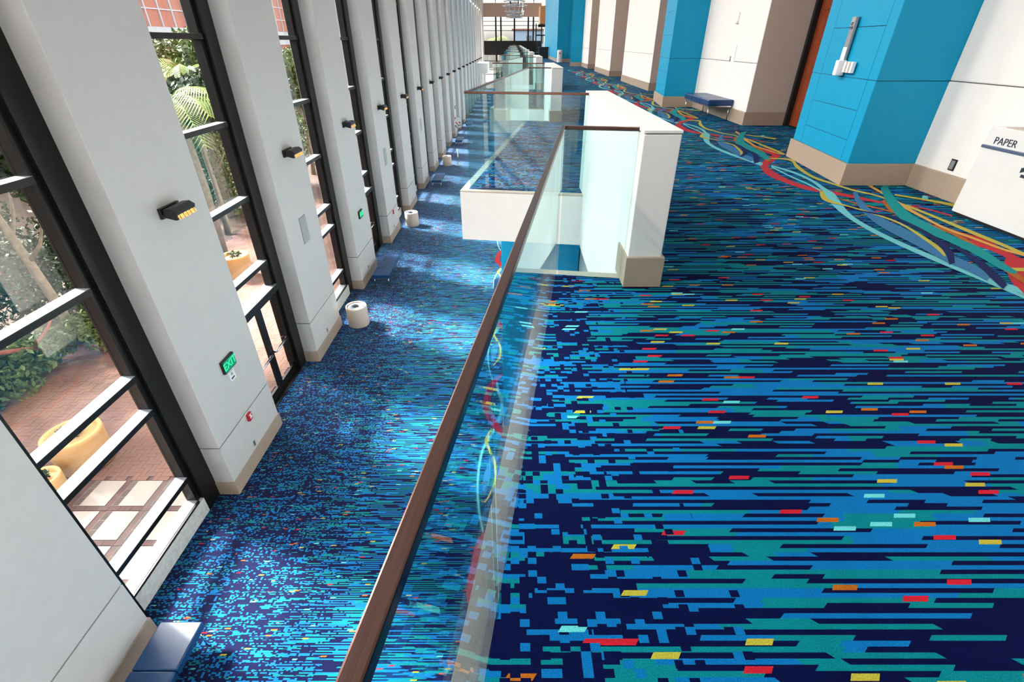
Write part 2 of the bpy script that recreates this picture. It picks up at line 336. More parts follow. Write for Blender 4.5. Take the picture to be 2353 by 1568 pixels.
RIB_LOW = [('cyan', [(-0.48, 5.0, -0.46, 5.01), (-0.62, 5.57, -0.58, 5.58), (-0.69, 6.29, -0.65, 6.29), (-0.65, 7.07, -0.6, 7.05), (-0.48, 7.56, -0.43, 7.53), (-0.32, 8.15, -0.25, 8.12), (-0.3, 8.58, -0.21, 8.59), (-0.38, 8.98, -0.32, 9.01), (-0.44, 9.43, -0.39, 9.44)]), ('yellow', [(-0.53, 5.78, -0.51, 5.77), (-0.42, 6.04, -0.37, 6.01), (-0.36, 6.38, -0.32, 6.38), (-0.4, 6.75, -0.35, 6.77), (-0.5, 7.05, -0.45, 7.07), (-0.59, 7.37, -0.53, 7.37), (-0.48, 7.73, -0.44, 7.7)]), ('red', [(-0.64, 3.89, -0.62, 3.89), (-0.69, 4.03, -0.61, 4.02), (-0.71, 4.26, -0.59, 4.24), (-0.65, 4.61, -0.53, 4.57), (-0.56, 4.83, -0.5, 4.8), (-0.48, 4.98, -0.46, 4.98)]), ('red', [(-0.13, 7.41, -0.11, 7.44), (-0.28, 7.52, -0.2, 7.63), (-0.52, 7.89, -0.38, 8.02), (-0.67, 8.37, -0.51, 8.41), (-0.67, 8.88, -0.51, 8.83), (-0.57, 9.35, -0.45, 9.22), (-0.3, 9.69, -0.27, 9.64)]), ('steel', [(-0.41, 6.95, -0.45, 6.96), (-0.42, 6.65, -0.52, 6.68), (-0.45, 6.28, -0.57, 6.3), (-0.5, 5.94, -0.56, 5.95)]), ('navy', [(-0.58, 5.62, -0.57, 5.61), (-0.45, 5.87, -0.43, 5.85), (-0.37, 6.12, -0.36, 6.11)])]

# ------------------------------------------------------------------ floors
YN, YF = -9.0, 96.0
low = B(-5.6, 1.2, YN, YF, LOW - .3, LOW).build('floor', carpet('lower_carpet', False))
tag(low, 'lower hall floor in blue, teal and navy striped carpet beside the tall windows', kind='structure')
SL = .1462
def glA(k): return Vector((-.54, 6.04 + PER * k, 0))
def glE(k): return Vector((.333, 12.01 + PER * k, 0))
dv = Vector((SL, 1, 0)).normalized(); cv = Vector((dv.y, -dv.x, 0))
def outer(k, off):   # balcony outline pushed out by off, closed at x = .83
    A = glA(k) - cv * off - dv * off; E = glE(k) - cv * off + dv * off
    ta = (.83 - A.x) / cv.x; te = (.83 - E.x) / cv.x
    Ar = A + cv * ta; Er = E + cv * te
    return [(A.x, A.y), (Ar.x, Ar.y), (Er.x, Er.y), (E.x, E.y)]
up = empty('floor_upper', kind='structure', label='upper gallery floor in blue striped carpet with bright curling ribbons')
B(.83, 6.3, YN, YF, -.62, -.02).build('slab', M['plaster'], up)
cm = carpet('upper_carpet', True)
cp = MB().prism([(.83, YN), (6.3, YN), (6.3, YF), (.83, YF)], -.02, 0)
bal = MB(); led = MB()
KS = range(-1, 10)
for k in KS:
    bal.prism(outer(k, .10), -.62, -.02)
    led.prism(outer(k, .10), -.02, -.004)
    cp.prism(outer(k, .006), -.004, 0)
bal.build('balcony_fascia', M['plaster'], up); led.build('ledge', M['ledge'], up)
cp.build('carpet', cm, up)

def ribbons(data, z, ks, per, parent, x_hi=9, y_max=60):
    for k in ks:
        for i, (col, L) in enumerate(data):
            if max(p[1] for p in L) + per * k > y_max: continue
            # smooth the traced edges with Catmull-Rom
            def cr(a, b, c, d, t): return tuple(.5 * ((2 * q) + (-p + r) * t + (2 * p - 5 * q + 4 * r - s) * t * t + (-p + 3 * q - 3 * r + s) * t ** 3) for p, q, r, s in zip(a, b, c, d))
            pts = []
            for j in range(len(L) - 1):
                a, b, c, d = L[max(0, j - 1)], L[j], L[j + 1], L[min(len(L) - 1, j + 2)]
                for q in range(5): pts.append(cr(a, b, c, d, q / 5))
            pts.append(L[-1])
            mb = MB(); dz = z + .0004 * i
            for p in pts: mb.v += [(p[0], p[1] + per * k, dz), (p[2], p[3] + per * k, dz)]
            for j in range(len(pts) - 1): mb.f.append((2 * j, 2 * j + 1, 2 * j + 3, 2 * j + 2)); mb.mi.append(0)
            me = mb.mesh('carpet_ribbon', M['rib_' + col])
            if me.polygons[0].normal.z < 0: me.flip_normals()
            o = bpy.data.objects.new('carpet_ribbon', me); C.objects.link(o); o.parent = parent
            o['label'] = col.replace('rib_', '') + ' ribbon woven into the carpet'
            if k >= 3: o['label'] = col + ' ribbon of the far carpet'
ribbons(RIB_UP, .001, range(-1, 7), BAY, up)
ribbons(RIB_LOW, LOW + .001, range(-1, 4), BAY, low)

# ------------------------------------------------------------------ ceiling, end walls
tag(B(-6.2, 6.6, YN, YF, CEIL, CEIL + .3).build('ceiling', M['ceil']), 'white ceiling high over the hall', kind='structure')
tag(B(-6.2, 6.6, YN - .3, YN, LOW, CEIL).build('wall_back', M['taupe']), 'taupe end wall behind the viewer', kind='structure')
wf = empty('wall_end', (0, YF, 0), kind='structure', label='far glazed end wall with dark bands above the lower doors')
def e(x0, x1, y0, y1, z0, z1, n, m): return B(x0, x1, y0, y1, z0, z1).build(n, m, wf)
e(-6.2, 4.6, -.6, 0, 5.0, 6.9, 'tan_beam', M['tan'])
e(-6.2, 4.6, -.3, 0, -.4, 1.65, 'dark_spandrel', M['bronze'])
e(-6.2, -5.0, -.2, 0, LOW, CEIL, 'side_pier', M['plaster'])
for x in (-2.95, -2.1, .15, 2.45, 3.3): e(x - .13, x + .13, -.25, -.05, 1.65, 5.0, 'mullion', M['bronze'])
for x in (-5., -2.95, -.6, 1.6, 3.3): e(x - .06, x + .06, -.25, -.05, 6.9, CEIL, 'mullion', M['bronze'])
for z in (3.1, 3.8, 4.4): e(-5, 4.6, -.2, -.1, z - .04, z + .04, 'transom', M['bronze'])
e(-5, 4.6, -.2, -.1, 7.25, 7.32, 'transom', M['bronze'])
e(-5, 4.6, -.12, -.1, 1.65, 5.0, 'pane', M['wglass'])
for x in (-2.9, 0, 2.5): e(x - .15, x + .15, -.25, 0, LOW, -.4, 'lower_mullion', M['bronze'])
for z in (-1.3, -2.6, -3.3, -4.6): e(-5, 1.2, -.2, -.1, z - .05, z + .05, 'lower_transom', M['bronze'])
e(-5, 1.2, -.12, -.1, LOW, -.4, 'lower_pane', M['wglass'])
e(1.2, 4.6, -.12, 0, LOW, -.4, 'lower_wall', M['plaster'])

# portal at the far right of the gallery
pt = empty('door_1', (0, 0, 0), kind='structure', label='dark glazed doorway with amber wood jamb at the far end of gallery')
B(3.6, 6.3, 78.0, 83.0, 3.6, 5.6).build('soffit_box', M['oak'], pt)
B(4.25, 4.6, 70.0, 70.35, 0, 3.7).build('jamb', M['oak'], pt)
B(3.5, 4.6, 82.0, 82.2, 3.3, 3.6).build('door_head', M['bronze'], pt)
for x in (3.0, 3.75, 4.35): B(x, x + .14, 78, 78.2, 0, 3.6).build('door_stile', M['bronze'], pt)
B(3.0, 4.5, 78.05, 78.15, 0, .25).build('bottom_rail', M['bronze'], pt)
B(3.0, 4.5, 78.05, 78.15, 2.2, 2.35).build('middle_rail', M['bronze'], pt)
B(3.14, 4.35, 78.09, 78.11, .25, 3.4).build('pane', M['wglass'], pt)
cn = empty('trim_1', (0, 0, 0), kind='structure', label='white soffit box under the ceiling at the far right corner')
B(4.0, 6.3, 56, 70, 6.3, CEIL).build('soffit', M['plaster'], cn)

# ------------------------------------------------------------------ left wall: piers and windows
def paneled(name, x0, x1, y0, y1, label, mat, z0, z1, base, joint, facex, basecol=None, top=CEIL):
    """a pier: dark core, two panels with an open joint, granite base standing proud"""
    r = empty(name, ((x0 + x1) / 2, (y0 + y1) / 2, z0), kind='structure', label=label)
    w, d = (x1 - x0) / 2, (y1 - y0) / 2
    B(-w + .02, w - .02, -d + .02, d - .02, 0, z1 - z0).build('core', M['core'], r)
    B(-w, w, -d, d, base, joint - (.009 if facex > 0 else .004)).build('lower_panel', mat, r, .004)
    B(-w, w, -d, d, joint + (.009 if facex > 0 else .004), z1 - z0).build('upper_panel', mat, r, .012)
    B(-w - .02, w + .02, -d - .02, d + .02, 0, base).build('baseboard', basecol or M['granite'], r, .004)
    return r
NP = 21
feat = {-1: 'with the navy bench at its foot', 0: 'carrying the first exit sign and red alarm', 1: 'with a grille above a stone litter bin'}
for n in range(-3, NP):
    y0 = 5.98 + BAY * n
    if n < -1: lab = 'white pier of the window wall nearest the viewer' if n == -2 else 'white pier of the window wall behind the viewer'
    else: lab = 'white pier, %s along the tall windows%s' % (ORD[n + 1], ', ' + feat[n] if n in feat else '')
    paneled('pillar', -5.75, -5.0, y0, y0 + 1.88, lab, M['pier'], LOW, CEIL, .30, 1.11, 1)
WT = LOW + 10.76    # window head 5.3
tag(B(-5.75, -5.2, YN, YF, WT, CEIL).build('wall_left', M['plaster']), 'white wall band above the tall windows', kind='structure')
HS = [.93, 2.37, 2.98, 4.35, 5.73, 7.12, 8.5, 9.85]
def window(i, y0, door):
    y1 = y0 + 2.40
    nm = 'window_%d' % (i + 3)
    lab = 'dark bronze %s, %s along the left wall' % ('window over glass doors' if door else 'tall window on a pale stone curb', ORD[max(0, i)]) if i >= 0 else 'dark bronze tall window beside the viewer'
    r = empty(nm, (-5.5, y0, LOW), kind='structure', label=lab)
    def b(x0, x1, a, c, z0, z1, n, m, bev=0): return B(x0, x1, a, c, z0, z1).build(n, m, r, bev)
    H = WT - LOW
    b(-.1, .165, 0, .27, 0, H, 'post', M['bronze'], .006); b(-.1, .165, 2.04, 2.40, 0, H, 'post', M['bronze'], .006)
    b(-.06, .10, 1.94, 2.04, .3, H, 'mullion', M['bronze'])
    hs = [h for h in HS if not (door and h < 2.5)]
    ya, yb = .27, 1.94
    for h in hs:
        b(-.05, .15, ya, yb, h - .085, h - .004, 'transom', M['bronze']); b(-.04, .145, ya, yb, h - .004, h, 'sill_plate', M['alu'])  # thin pale layer over each dark transom
    if not door:
        b(-.12, .16, .27, 2.04, 0, .32, 'stone_curb', M['marble'], .004)
        b(-.05, .15, ya, yb, .32, .36, 'transom', M['bronze']); b(-.04, .12, ya, yb, .36, .366, 'sill_plate', M['alu'])
        lv = [.36] + hs
    else:
        b(-.12, .165, .27, 2.04, 2.23, 2.36, 'transom', M['bronze']); b(-.11, .16, .27, 2.04, 2.36, 2.37, 'sill_plate', M['alu'])
        lv = [2.37] + hs
        b(-.1, .165, .27, 2.04, 0, .02, 'threshold', M['bronze'])
        for a in (.37, 1.205):
            dl = b(0, .05, a, a + .1, .02, 2.23, 'door_stile', M['bronze']); b(0, .05, a + .73, a + .83, .02, 2.23, 'door_stile', M['bronze'])
            b(0, .05, a + .1, a + .73, .02, .2, 'bottom_rail', M['bronze']); b(0, .05, a + .1, a + .73, 2.1, 2.23, 'top_rail', M['bronze'])
            b(.02, .03, a + .1, a + .73, .2, 2.1, 'door_pane', M['wglass'])
            pb = MB(); pb.tube([(.05, a + .08, 1.02), (.11, a + .09, 1.02), (.11, a + .74, 1.02), (.05, a + .75, 1.02)], .03, 8); pb.smooth = True
            pb.build('push_bar', M['chrome'], r)
    lv.append(H)
    for q in range(len(lv) - 1):
        b(-.03, -.02, ya, yb, lv[q], lv[q + 1] - .085, 'pane', M['wglass'])
    return r
for i in range(-3, NP - 1):
    if 5.98 + BAY * i - 2.4 > YF: break
    window(i, 5.98 + BAY * i - 2.40, i in (1, 3, 9, 15))
B(-5.75, -5.0, YF - 3.4, YF, LOW, CEIL).build('wall_far_left', M['plaster'])
bpy.data.objects['wall_far_left']['kind'] = 'structure'

# ------------------------------------------------------------------ right wall
def blue_column(k, n):
    o = PER * k
    r = empty('pillar_blue', (4.12, 6.2 + o, 0), kind='structure', label='blue panelled column, %s along the gallery wall%s' % (ORD[n], ', carrying the room sign' if n == 0 else ''))
    ang = math.atan2(.22, 1.8); L = math.hypot(.22, 1.8)
    MB().prism([(.015, .015), (.22, 1.79), (1.9, 1.79), (1.9, .015)], 0, CEIL).build('core', M['bjoint'], r)
    MB().prism([(-.02, -.02), (.195, 1.83), (.83, 1.83), (.86, -.02)], 0, .26).build('baseboard', M['granite'], r, .004)
    z = [.262, .5, .83, 1.16, 1.69, 2.22, 2.75, 3.28, 3.81, 4.34, 4.87, 5.4, 5.93, 6.46, 6.99, 7.52]
    R = Matrix.Rotation(-ang, 4, 'Z'); g = .004
    def pan(u0, u1, z0, z1):
        m_ = B(0, .02, u0 + g, u1 - g, z0 + g, z1 - g); m_.xf(R); m_.build('panel', M['blue'], r, .002)
    for q in range(len(z) - 1): pan(.2, L - .3, z[q], z[q + 1])
    for a, b in ((0, .2), (L - .3, L)):
        pan(a, b, .262, 1.16); pan(a, b, 1.16, CEIL)
    B(.004, .86, 0, .02, .262, 1.156).build('side_panel', M['blue'], r); B(.004, .86, 0, .02, 1.164, CEIL).build('side_panel', M['blue'], r)
    return r
blues = [-1, 0, 1, 4]
nb = 0
for k in range(-2, 10):
    o = PER * k
    if k in blues:
        if k >= 0: blue_column(k, nb); nb += 1
        else:
            c = blue_column(k, 4 if False else 5); c['label'] = 'blue panelled column behind the viewer'
    elif k > 6: pass
    # white section from 11.3 to 14.76 (continues flush where there is no column)
    ya, yb = 11.3 + o, 14.76 + o
    if (k + 1) not in blues: yb = 16.56 + o
    if yb > YN and ya < YF and not 48 < yb < 70:
        dist = 'behind the viewer' if k < -1 else ('beside the recycling bin' if k == -1 else '%s beyond the recycling bin' % ORD[k])
        paneled('wall_right', 4.95, 6.25, ya, yb, 'white section of the gallery wall, ' + dist, M['plaster_warm'], 0, CEIL, .26, 1.16, -1)
    # recessed doorway
    ra, rb = 8.0 + o, 11.3 + o
    if rb > YN and ra < YF and not 49 < rb < 70:
        d = empty('door_%d' % (k + 4), (5.8, (ra + rb) / 2, 0), kind='structure', label='red-brown wooden double door in the %s recess of the gallery wall' % ORD[max(0, k)] if k >= 0 else 'red-brown wooden double door in the recess behind the viewer')
        D2 = (rb - ra) / 2
        B(.3, .5, -D2, D2, 0, CEIL).build('back_wall', M['taupe'], d)
        B(.0, .3, -D2 + .02, -D2 + .1, 0, 4.0).build('frame', M['black'], d); B(.0, .3, D2 - .1, D2 - .02, 0, 4.0).build('frame', M['black'], d)
        B(.0, .3, -D2 + .1, D2 - .1, 3.9, 4.0).build('frame', M['black'], d)
        for s in (-1, 1):
            a, b = (-D2 + .1, -.01) if s < 0 else (.01, D2 - .1)
            B(.1, .16, a, b, .02, 3.9).build('door_leaf', M['wood'], d)
            B(.08, .1, a + .12, b - .12, .3, 1.9).build('door_panel', M['wood'], d, .006); B(.08, .1, a + .12, b - .12, 2.05, 3.7).build('door_panel', M['wood'], d, .006)
            h = MB().tube([(.1, s * .12, .8), (.04, s * .12, .82), (.04, s * .12, 1.28), (.1, s * .12, 1.3)], .014, 8); h.smooth = True; h.build('handle', M['chrome'], d)
bw = empty('pillar_blue_wide', (3.78, 49.0, 0), kind='structure', label='wide blue block projecting into the gallery at its far end')
B(.03, 2.4, .02, 19.98, 0, CEIL).build('core', M['bjoint'], bw)
for q in range(6): B(0, .03, q * 3.33 + .01, q * 3.33 + 3.31, .262, CEIL).build('panel', M['blue'], bw)
B(0, 1.0, 0, .02, .262, CEIL).build('side_panel', M['blue'], bw); B(1.02, 2.4, 0, .02, .262, CEIL).build('side_panel', M['blue'], bw)
B(-.02, 2.4, -.02, 20.0, 0, .26).build('baseboard', M['granite'], bw)
B(6.25, 6.4, YN, YF, -.62, CEIL).build('wall_gallery_back', M['taupe']); bpy.data.objects['wall_gallery_back']['kind'] = 'structure'
# thin taupe facing over the recess returns
for k in range(-1, 10):
    ya = 11.3 + PER * k
    if 48 < ya < 70: continue
    t_ = B(4.957, 6.25, ya - .012, ya - .002, .262, CEIL - .01).build('wall_return', M['taupe']); tag(t_, 'taupe painted return of the doorway recess, %s from the viewer' % ORD[k + 1], kind='structure')

# lower level: wall and blue columns under the gallery
tag(B(1.1, 1.3, YN, YF, LOW, -.62).build('wall_lower', M['plaster']), 'white wall of the lower level under the gallery', kind='structure')
for k in range(-1, 9):
    y = 7.5 + PER * k
    r = empty('pillar_lower', (.42, y + .9, LOW), kind='structure', label='blue column under the gallery, %s along the lower hall' % ORD[k + 1])
    B(-.62, .66, -.9, .9, .26, 4.84).build('shaft', M['blue'], r, .006); B(-.64, .66, -.92, .92, 0, .26).build('baseboard', M['granite'], r)

# ------------------------------------------------------------------ railings and half walls
def rail_unit(k, n):
    A, E = glA(k), glE(k); L = (E - A).length
    r = empty('glass_railing', (A.x, A.y, 0)); r.rotation_euler = (0, 0, -math.atan(SL))
    # local: +y along the rail, +x towards the gallery
    wA = (.83 - A.x) / cv.x; wE = (.83 - E.x) / cv.x
    cuts = [0, 1.6, 3.38, L]
    for a, b in zip(cuts, cuts[1:]): B(-.006, .006, a + .004, b - .004, -.003, 1.05).build('glass_panel', M['rglass'], r)
    B(.012, wA - .01, -.006, .006, -.003, 1.05).build('glass_panel', M['rglass'], r)
    B(.012, wE - .01, L - .006, L + .006, -.003, 1.05).build('glass_panel', M['rglass'], r)
    c = .0125
    B(-c, c, -c, L + c, 1.045, 1.07).build('handrail', M['rail'], r, .003)
    B(c, wA - .004, -c, c, 1.045, 1.07).build('cross_rail', M['rail'], r, .003)
    B(c, wE - .004, L - c, L + c, 1.045, 1.07).build('cross_rail', M['rail'], r, .003)
    lab = ['glass railing with brown steel handrail running past the viewer', 'glass railing with brown steel handrail just beyond the white half wall']
    tag(r, lab[n] if n < 2 else 'glass railing with steel handrail, %s balcony from the viewer' % ORD[n], 'railing', 'glass railings of the saw-tooth balconies')
for n, k in enumerate(KS): rail_unit(k, n)
def half_wall(k, n):
    y0 = 3.25 + PER * k; L = 2.86
    r = empty('half_wall', (.945, y0, 0)); w = .115
    B(-w - .01, w, 0, L, -.62, 1.045).build('body', M['plaster'], r, .006)
    B(-w - .014, w + .004, -.004, L + .004, 1.05, 1.07).build('cap', M['plaster'], r, .004)
    B(-w + .01, w - .01, .01, L - .01, 1.045, 1.05).build('cap_joint', M['core'], r)
    B(-w - .024, w + .022, -.022, .30, 0.0, .23).build('stone_base', M['granite'], r, .004)
    B(.0, w + .02, .30, L + .02, 0.0, .23).build('stone_base', M['granite'], r, .004)
    lab = 'white half wall with brown stone foot %s' % ('beside the near railing' if n == 0 else 'closing the %s balcony gap from the viewer' % ORD[n])
    tag(r, lab, 'wall', 'white half walls between the balconies')
for n, k in enumerate(range(0, 10)): half_wall(k, n)

# ------------------------------------------------------------------ lamp bars and a ceiling lamp, added to light the hall
lum = None
for i in range(-2, 20):
    y = 4.78 + BAY * i
    o = empty('cove_lamp', (-5.18, y, LOW + 10.76 + .30))  # added bar, larger than the small far lights, to brighten the gallery wall
    if lum is None:
        hb_ = MB(); hb_.box(-.02, .10, -1.1, 1.1, -.10, .02); hb_.box(-.02, .16, -1.1, 1.1, .02, .05); hb_.box(-.02, .14, -1.14, -1.1, -.12, .05); hb_.box(-.02, .14, 1.1, 1.14, -.12, .05)
        lum = (hb_.mesh('housing', M['white']), B(.10, .115, -1.08, 1.08, -.09, .01).mesh('diffuser', M['lampdiff']))
    for nm, me in zip(('housing', 'diffuser'), lum):
        p = bpy.data.objects.new(nm, me); C.objects.link(p); p.parent = o
    ld = bpy.data.lights.new('lamp_light', 'AREA'); ld.shape = 'RECTANGLE'; ld.size = 2.1; ld.size_y = .12; ld.energy = LAMP_W; ld.color = (1, .93, .86); ld.spread = math.radians(150)
    lo = bpy.data.objects.new('lamp_light', ld); C.objects.link(lo); lo.parent = o; lo.location = (.135, 0, -.03)
    z_ = Vector((-1, 0, .45)).normalized(); x_ = Vector((0, 1, 0)); y_ = z_.cross(x_)
    Rm = Matrix((x_, y_, z_)).transposed().to_4x4(); Rm.translation = lo.location; lo.matrix_local = Rm
    tag(o, 'white lamp bar above the %s tall window along the hall' % ORD[i + 2], 'lamp', 'lamp bars above the tall windows')

cl = empty('ceiling_lamp', (1.2, -3.5, CEIL - .08))  # added unseen lamp that brightens the near face of the half wall
fr = MB()
for a in ((-.62, .62, -.62, -.58), (-.62, .62, .58, .62), (-.62, -.58, -.58, .58), (.58, .62, -.58, .58)): fr.box(*a, 0, .06)
fr.build('frame', M['white'], cl); B(-.58, .58, -.58, .58, .03, .05).build('diffuser', M['lampdiff'], cl)
ld = bpy.data.lights.new('lamp_light', 'AREA'); ld.shape = 'SQUARE'; ld.size = 1.1; ld.energy = 150; ld.color = (1, .91, .82)
lo = bpy.data.objects.new('lamp_light', ld); C.objects.link(lo); lo.parent = cl; lo.location = (0, 0, -.01)
tag(cl, 'square white ceiling lamp over the gallery behind the viewer', 'lamp')

# ------------------------------------------------------------------ sconces
def make_sconce():
    r = empty('wall_lamp', (-5.0, 0, 0))
    B(0, .045, -.225, .225, -.075, .075).build('back_plate', M['black'], r, .006)
    for s in (-1, 1): B(.04, .10, s * .16 - .02, s * .16 + .02, -.05, .05).build('arm', M['black'], r)
    h = MB(); n = len(h.v)
    prof = [(.08, -.05), (.23, -.09), (.27, .03), (.20, .08), (.09, .07)]
    k = len(prof)
    h.v = [(x, -.23, z) for x, z in prof] + [(x, .23, z) for x, z in prof]
    h.f = [tuple(range(k)), tuple(range(k, 2 * k))[::-1]] + [(i, k + i, k + (i + 1) % k, (i + 1) % k) for i in range(k)]; h.mi = [0] * len(h.f)
    h.build('housing', M['black'], r, .004)
    l = MB(); l.box(-.006, .006, -.205, .205, -.052, .052); 
    l.xf(Matrix.Translation((.252, 0, -.03)) @ Matrix.Rotation(math.radians(-18), 4, 'Y')); ln = l.build('lens', M['amberlens'], r)
    for j in range(5):
        q = B(-.01, .01, -.17 + j * .085 - .003, -.17 + j * .085 + .003, -.05, .05); q.xf(Matrix.Translation((.253, 0, -.03)) @ Matrix.Rotation(math.radians(-18), 4, 'Y')); q.build('louvre', M['black'], ln)
    return r
sc = make_sconce()
for n in range(0, 19):
    o = sc if n == 0 else copy_tree(sc)
    o.location = (-5.0, 6.92 + BAY * n, LOW + 4.93)
    tag(o, 'black wall lamp with amber lens on the %s pier from the viewer' % ORD[n + 1], 'wall lamp', 'amber wall lamps on the piers')

# ------------------------------------------------------------------ small fittings of the piers
def fit(name, label, cat, group=None, loc=(0, 0, 0)): return empty(name, loc, label=label, cat=cat, group=group)
for n, lab in ((0, 'nearest pier that has a red alarm below it'), (2, 'pier beside the second pair of glass doors'), (9, 'far pier of the window wall')):
    r = fit('exit_sign', 'green EXIT sign on the ' + lab, 'exit sign', 'green exit signs', (-5.0, 6.92 + BAY * n, LOW + 2.24))
    B(0, .05, -.19, .19, -.12, .12).build('housing', M['black'], r, .006)
    B(.05, .056, -.17, .17, -.10, .10).build('face', M['exitgreen'], r)
    text('EXIT', 'lettering', .19, M['exittext'], r, (.0585, 0, 0), 1)
for n in (0,):
    r = fit('notice_plaque', 'small white notice below the nearest exit sign', 'sign', None, (-5.0, 6.92 + BAY * n + .02, LOW + 1.98))
    B(0, .006, -.09, .09, -.11, .11).build('plate', M['white'], r, .002)
    cr = MB().lathe([(.03, 0), (.03, .002)], 20); cr.xf(Matrix.Translation((.006, 0, .02)) @ Matrix.Rotation(PI / 2, 4, 'Y')); cr.build('symbol', M['cream'], r)
    B(.006, .008, -.05, .05, -.075, -.045).build('printed_line', M['text'], r); B(.006, .008, -.06, .06, .075, .085).build('printed_line', M['grey'], r)
for n in (0, 3):
    r = fit('fire_alarm', 'red fire alarm pull box with white handle, %s' % ('below the nearest exit sign' if n == 0 else 'on the pier before the second litter bin'), 'fire alarm', None, (-5.0, 6.95 + BAY * n, LOW + 1.0))
    B(0, .05, -.06, .06, -.075, .075).build('box', M['red'], r, .006); B(.05, .065, -.035, .035, -.025, .0).build('handle', M['white'], r, .003)
    B(.05, .053, -.02, .02, .0, .04).build('handle_stem', M['white'], r); B(.05, .053, -.045, .045, .045, .06).build('caption', M['white'], r)
for n in range(0, 8):
    r = fit('wall_socket', 'small grey wall socket low on the %s pier from the viewer' % ORD[n + 1], 'socket', 'grey sockets low on the piers', (-5.0, 6.84 + BAY * n, LOW + .42))
    B(0, .008, -.035, .035, -.057, .057).build('plate', M['grey'], r, .002)
    for z in (-.025, .025): B(.008, .011, -.015, .015, z - .014, z + .014).build('outlet', M['black'], r)
for n in (1, 3, 5):
    r = fit('wall_grille', 'pale rectangular speaker grille on the %s pier' % ORD[n + 1], 'grille', 'pale grilles on the piers', (-5.0, 11.18 + BAY * (n - 1), LOW + 3.19))
    B(0, .012, -.19, .19, -.31, .31).build('frame', M['grey'], r, .002)
    B(.012, .015, -.175, .175, -.295, .295).build('mesh_face', M['cream'], r)
# ------------------------------------------------------------------ benches
def make_bench(ncush=3, L=.6, W=.56, h=.43):
    r = empty('bench', (0, 0, 0)); tot = ncush * L
    fr = B(-W / 2 + .03, W / 2 - .03, .03, tot - .03, h - .15, h - .125).build('frame', M['chrome'], r)
    for i in range(ncush):
        B(-W / 2, W / 2, i * L + .004, (i + 1) * L - .004, h - .125, h).build('cushion', M['leather'], r, .018)
    for x in (-W / 2 + .05, W / 2 - .05):
        for y in (.08, tot - .08):
            lg = MB().tube([(x, y, h - .14), (x, y, .0)], .011, 10); lg.smooth = True; lg.build('leg', M['chrome'], r)
            if False: pass
    return r
b0 = make_bench()
spots = [(-4.43, 1.68, LOW, 0, 'at the foot of the pier nearest the viewer'), (-4.42, 14.7, LOW, 0, 'on the lower floor past the first litter bin'),
         (-4.3, 27.5, LOW, 0, 'on the lower floor past the second litter bin'), (-4.3, 40.3, LOW, 0, 'on the lower floor before the poster stand'),
         (-4.2, 49.0, LOW, 0, 'on the lower floor beyond the poster stand'),
         (-.35, 12.6, LOW, 0, 'beside the woven ribbons of the lower floor')]
for i, (x, y, z, rz, lab) in enumerate(spots):
    o = b0 if i == 0 else copy_tree(b0)
    o.location = (x, y, z); o.rotation_euler.z = rz; tag(o, 'navy leather bench with thin steel legs ' + lab, 'bench', 'navy leather benches')
b1 = copy_tree(b0); b1.location = (4.66, 12.0, 0); tag(b1, 'navy leather bench against the gallery wall beside the second blue column', 'bench', 'navy leather benches')

# ------------------------------------------------------------------ litter bins
def make_bin():
    r = empty('litter_bin', (0, 0, 0)); m_ = MB(); m_.smooth = False
    m_.lathe([(.285, 0), (.295, .02), (.295, .56), (.285, .60), (.25, .60), (.245, .555)], 40)
    m_.f.pop(); m_.mi.pop(); m_.build('body', M['stonecan'], r)
    l = MB().lathe([(.244, .55), (.244, .565), (.20, .585), (.10, .575), (.095, .50)], 40); l.f.pop(); l.mi.pop(); l.f.pop(); l.mi.pop(); l.build('lid', M['canlid'], r)
    k = MB().lathe([(.094, .52), (.094, .53)], 24); k.build('opening', M['black'], r)
    for nm in r.children:
        for p in nm.data.polygons: p.use_smooth = len(p.vertices) == 4
    return r
bn = make_bin()
for i, (x, y, lab) in enumerate(((-4.5, 12.2, 'beside the second pier, nearest of the round bins'), (-4.53, 21.1, 'beside the fourth pier'), (-4.4, 33.4, 'far along the window wall beside the steel post'))):
    o = bn if i == 0 else copy_tree(bn)
    o.location = (x, y, LOW); tag(o, 'round sand-coloured stone litter bin ' + lab, 'litter bin', 'round stone litter bins')
# stanchion and poster stand
r = fit('steel_post', 'slim steel barrier post with round foot on the lower floor', 'barrier post', None, (-3.67, 33.3, LOW))
m_ = MB().lathe([(.19, 0), (.19, .02), (.03, .04)], 28); m_.build('foot', M['chrome'], r)
m_ = MB().tube([(0, 0, .03), (0, 0, 1.02)], .03, 14); m_.smooth = True; m_.build('pole', M['chrome'], r)
m_ = MB().lathe([(.036, 1.02), (.04, 1.05), (.02, 1.08)], 16); m_.build('cap', M['chrome'], r)
r = fit('poster_stand', 'white poster stand with orange and grey print beside a far bench', 'poster stand', None, (-4.6, 43.0, LOW))
tp = NT('collage_print'); nz = tp.new('ShaderNodeTexVoronoi'); nz.inputs['Scale'].default_value = 9; tp.l.new(tp.coord(), nz.inputs['Vector'])
sv = tp.new('ShaderNodeSeparateColor'); tp.l.new(nz.outputs['Color'], sv.inputs[0])
tp.l.new(tp.ramp(sv.outputs[0], [(0, srgb(226, 224, 220)), (.45, srgb(212, 112, 80)), (.6, srgb(120, 128, 130)), (.75, srgb(232, 228, 224))], 'CONSTANT'), tp.b.inputs['Base Color'])
B(-.28, .28, -.015, .015, 1.0, 1.75).build('poster', tp.mat, r); B(-.31, .31, 0, .03, .97, 1.78).build('frame', M['chrome'], r)
m_ = MB().tube([(0, .03, .02), (0, .03, 1.0)], .02, 8); m_.build('pole', M['chrome'], r); B(-.25, .25, -.15, .2, 0, .02).build('foot', M['black'], r)

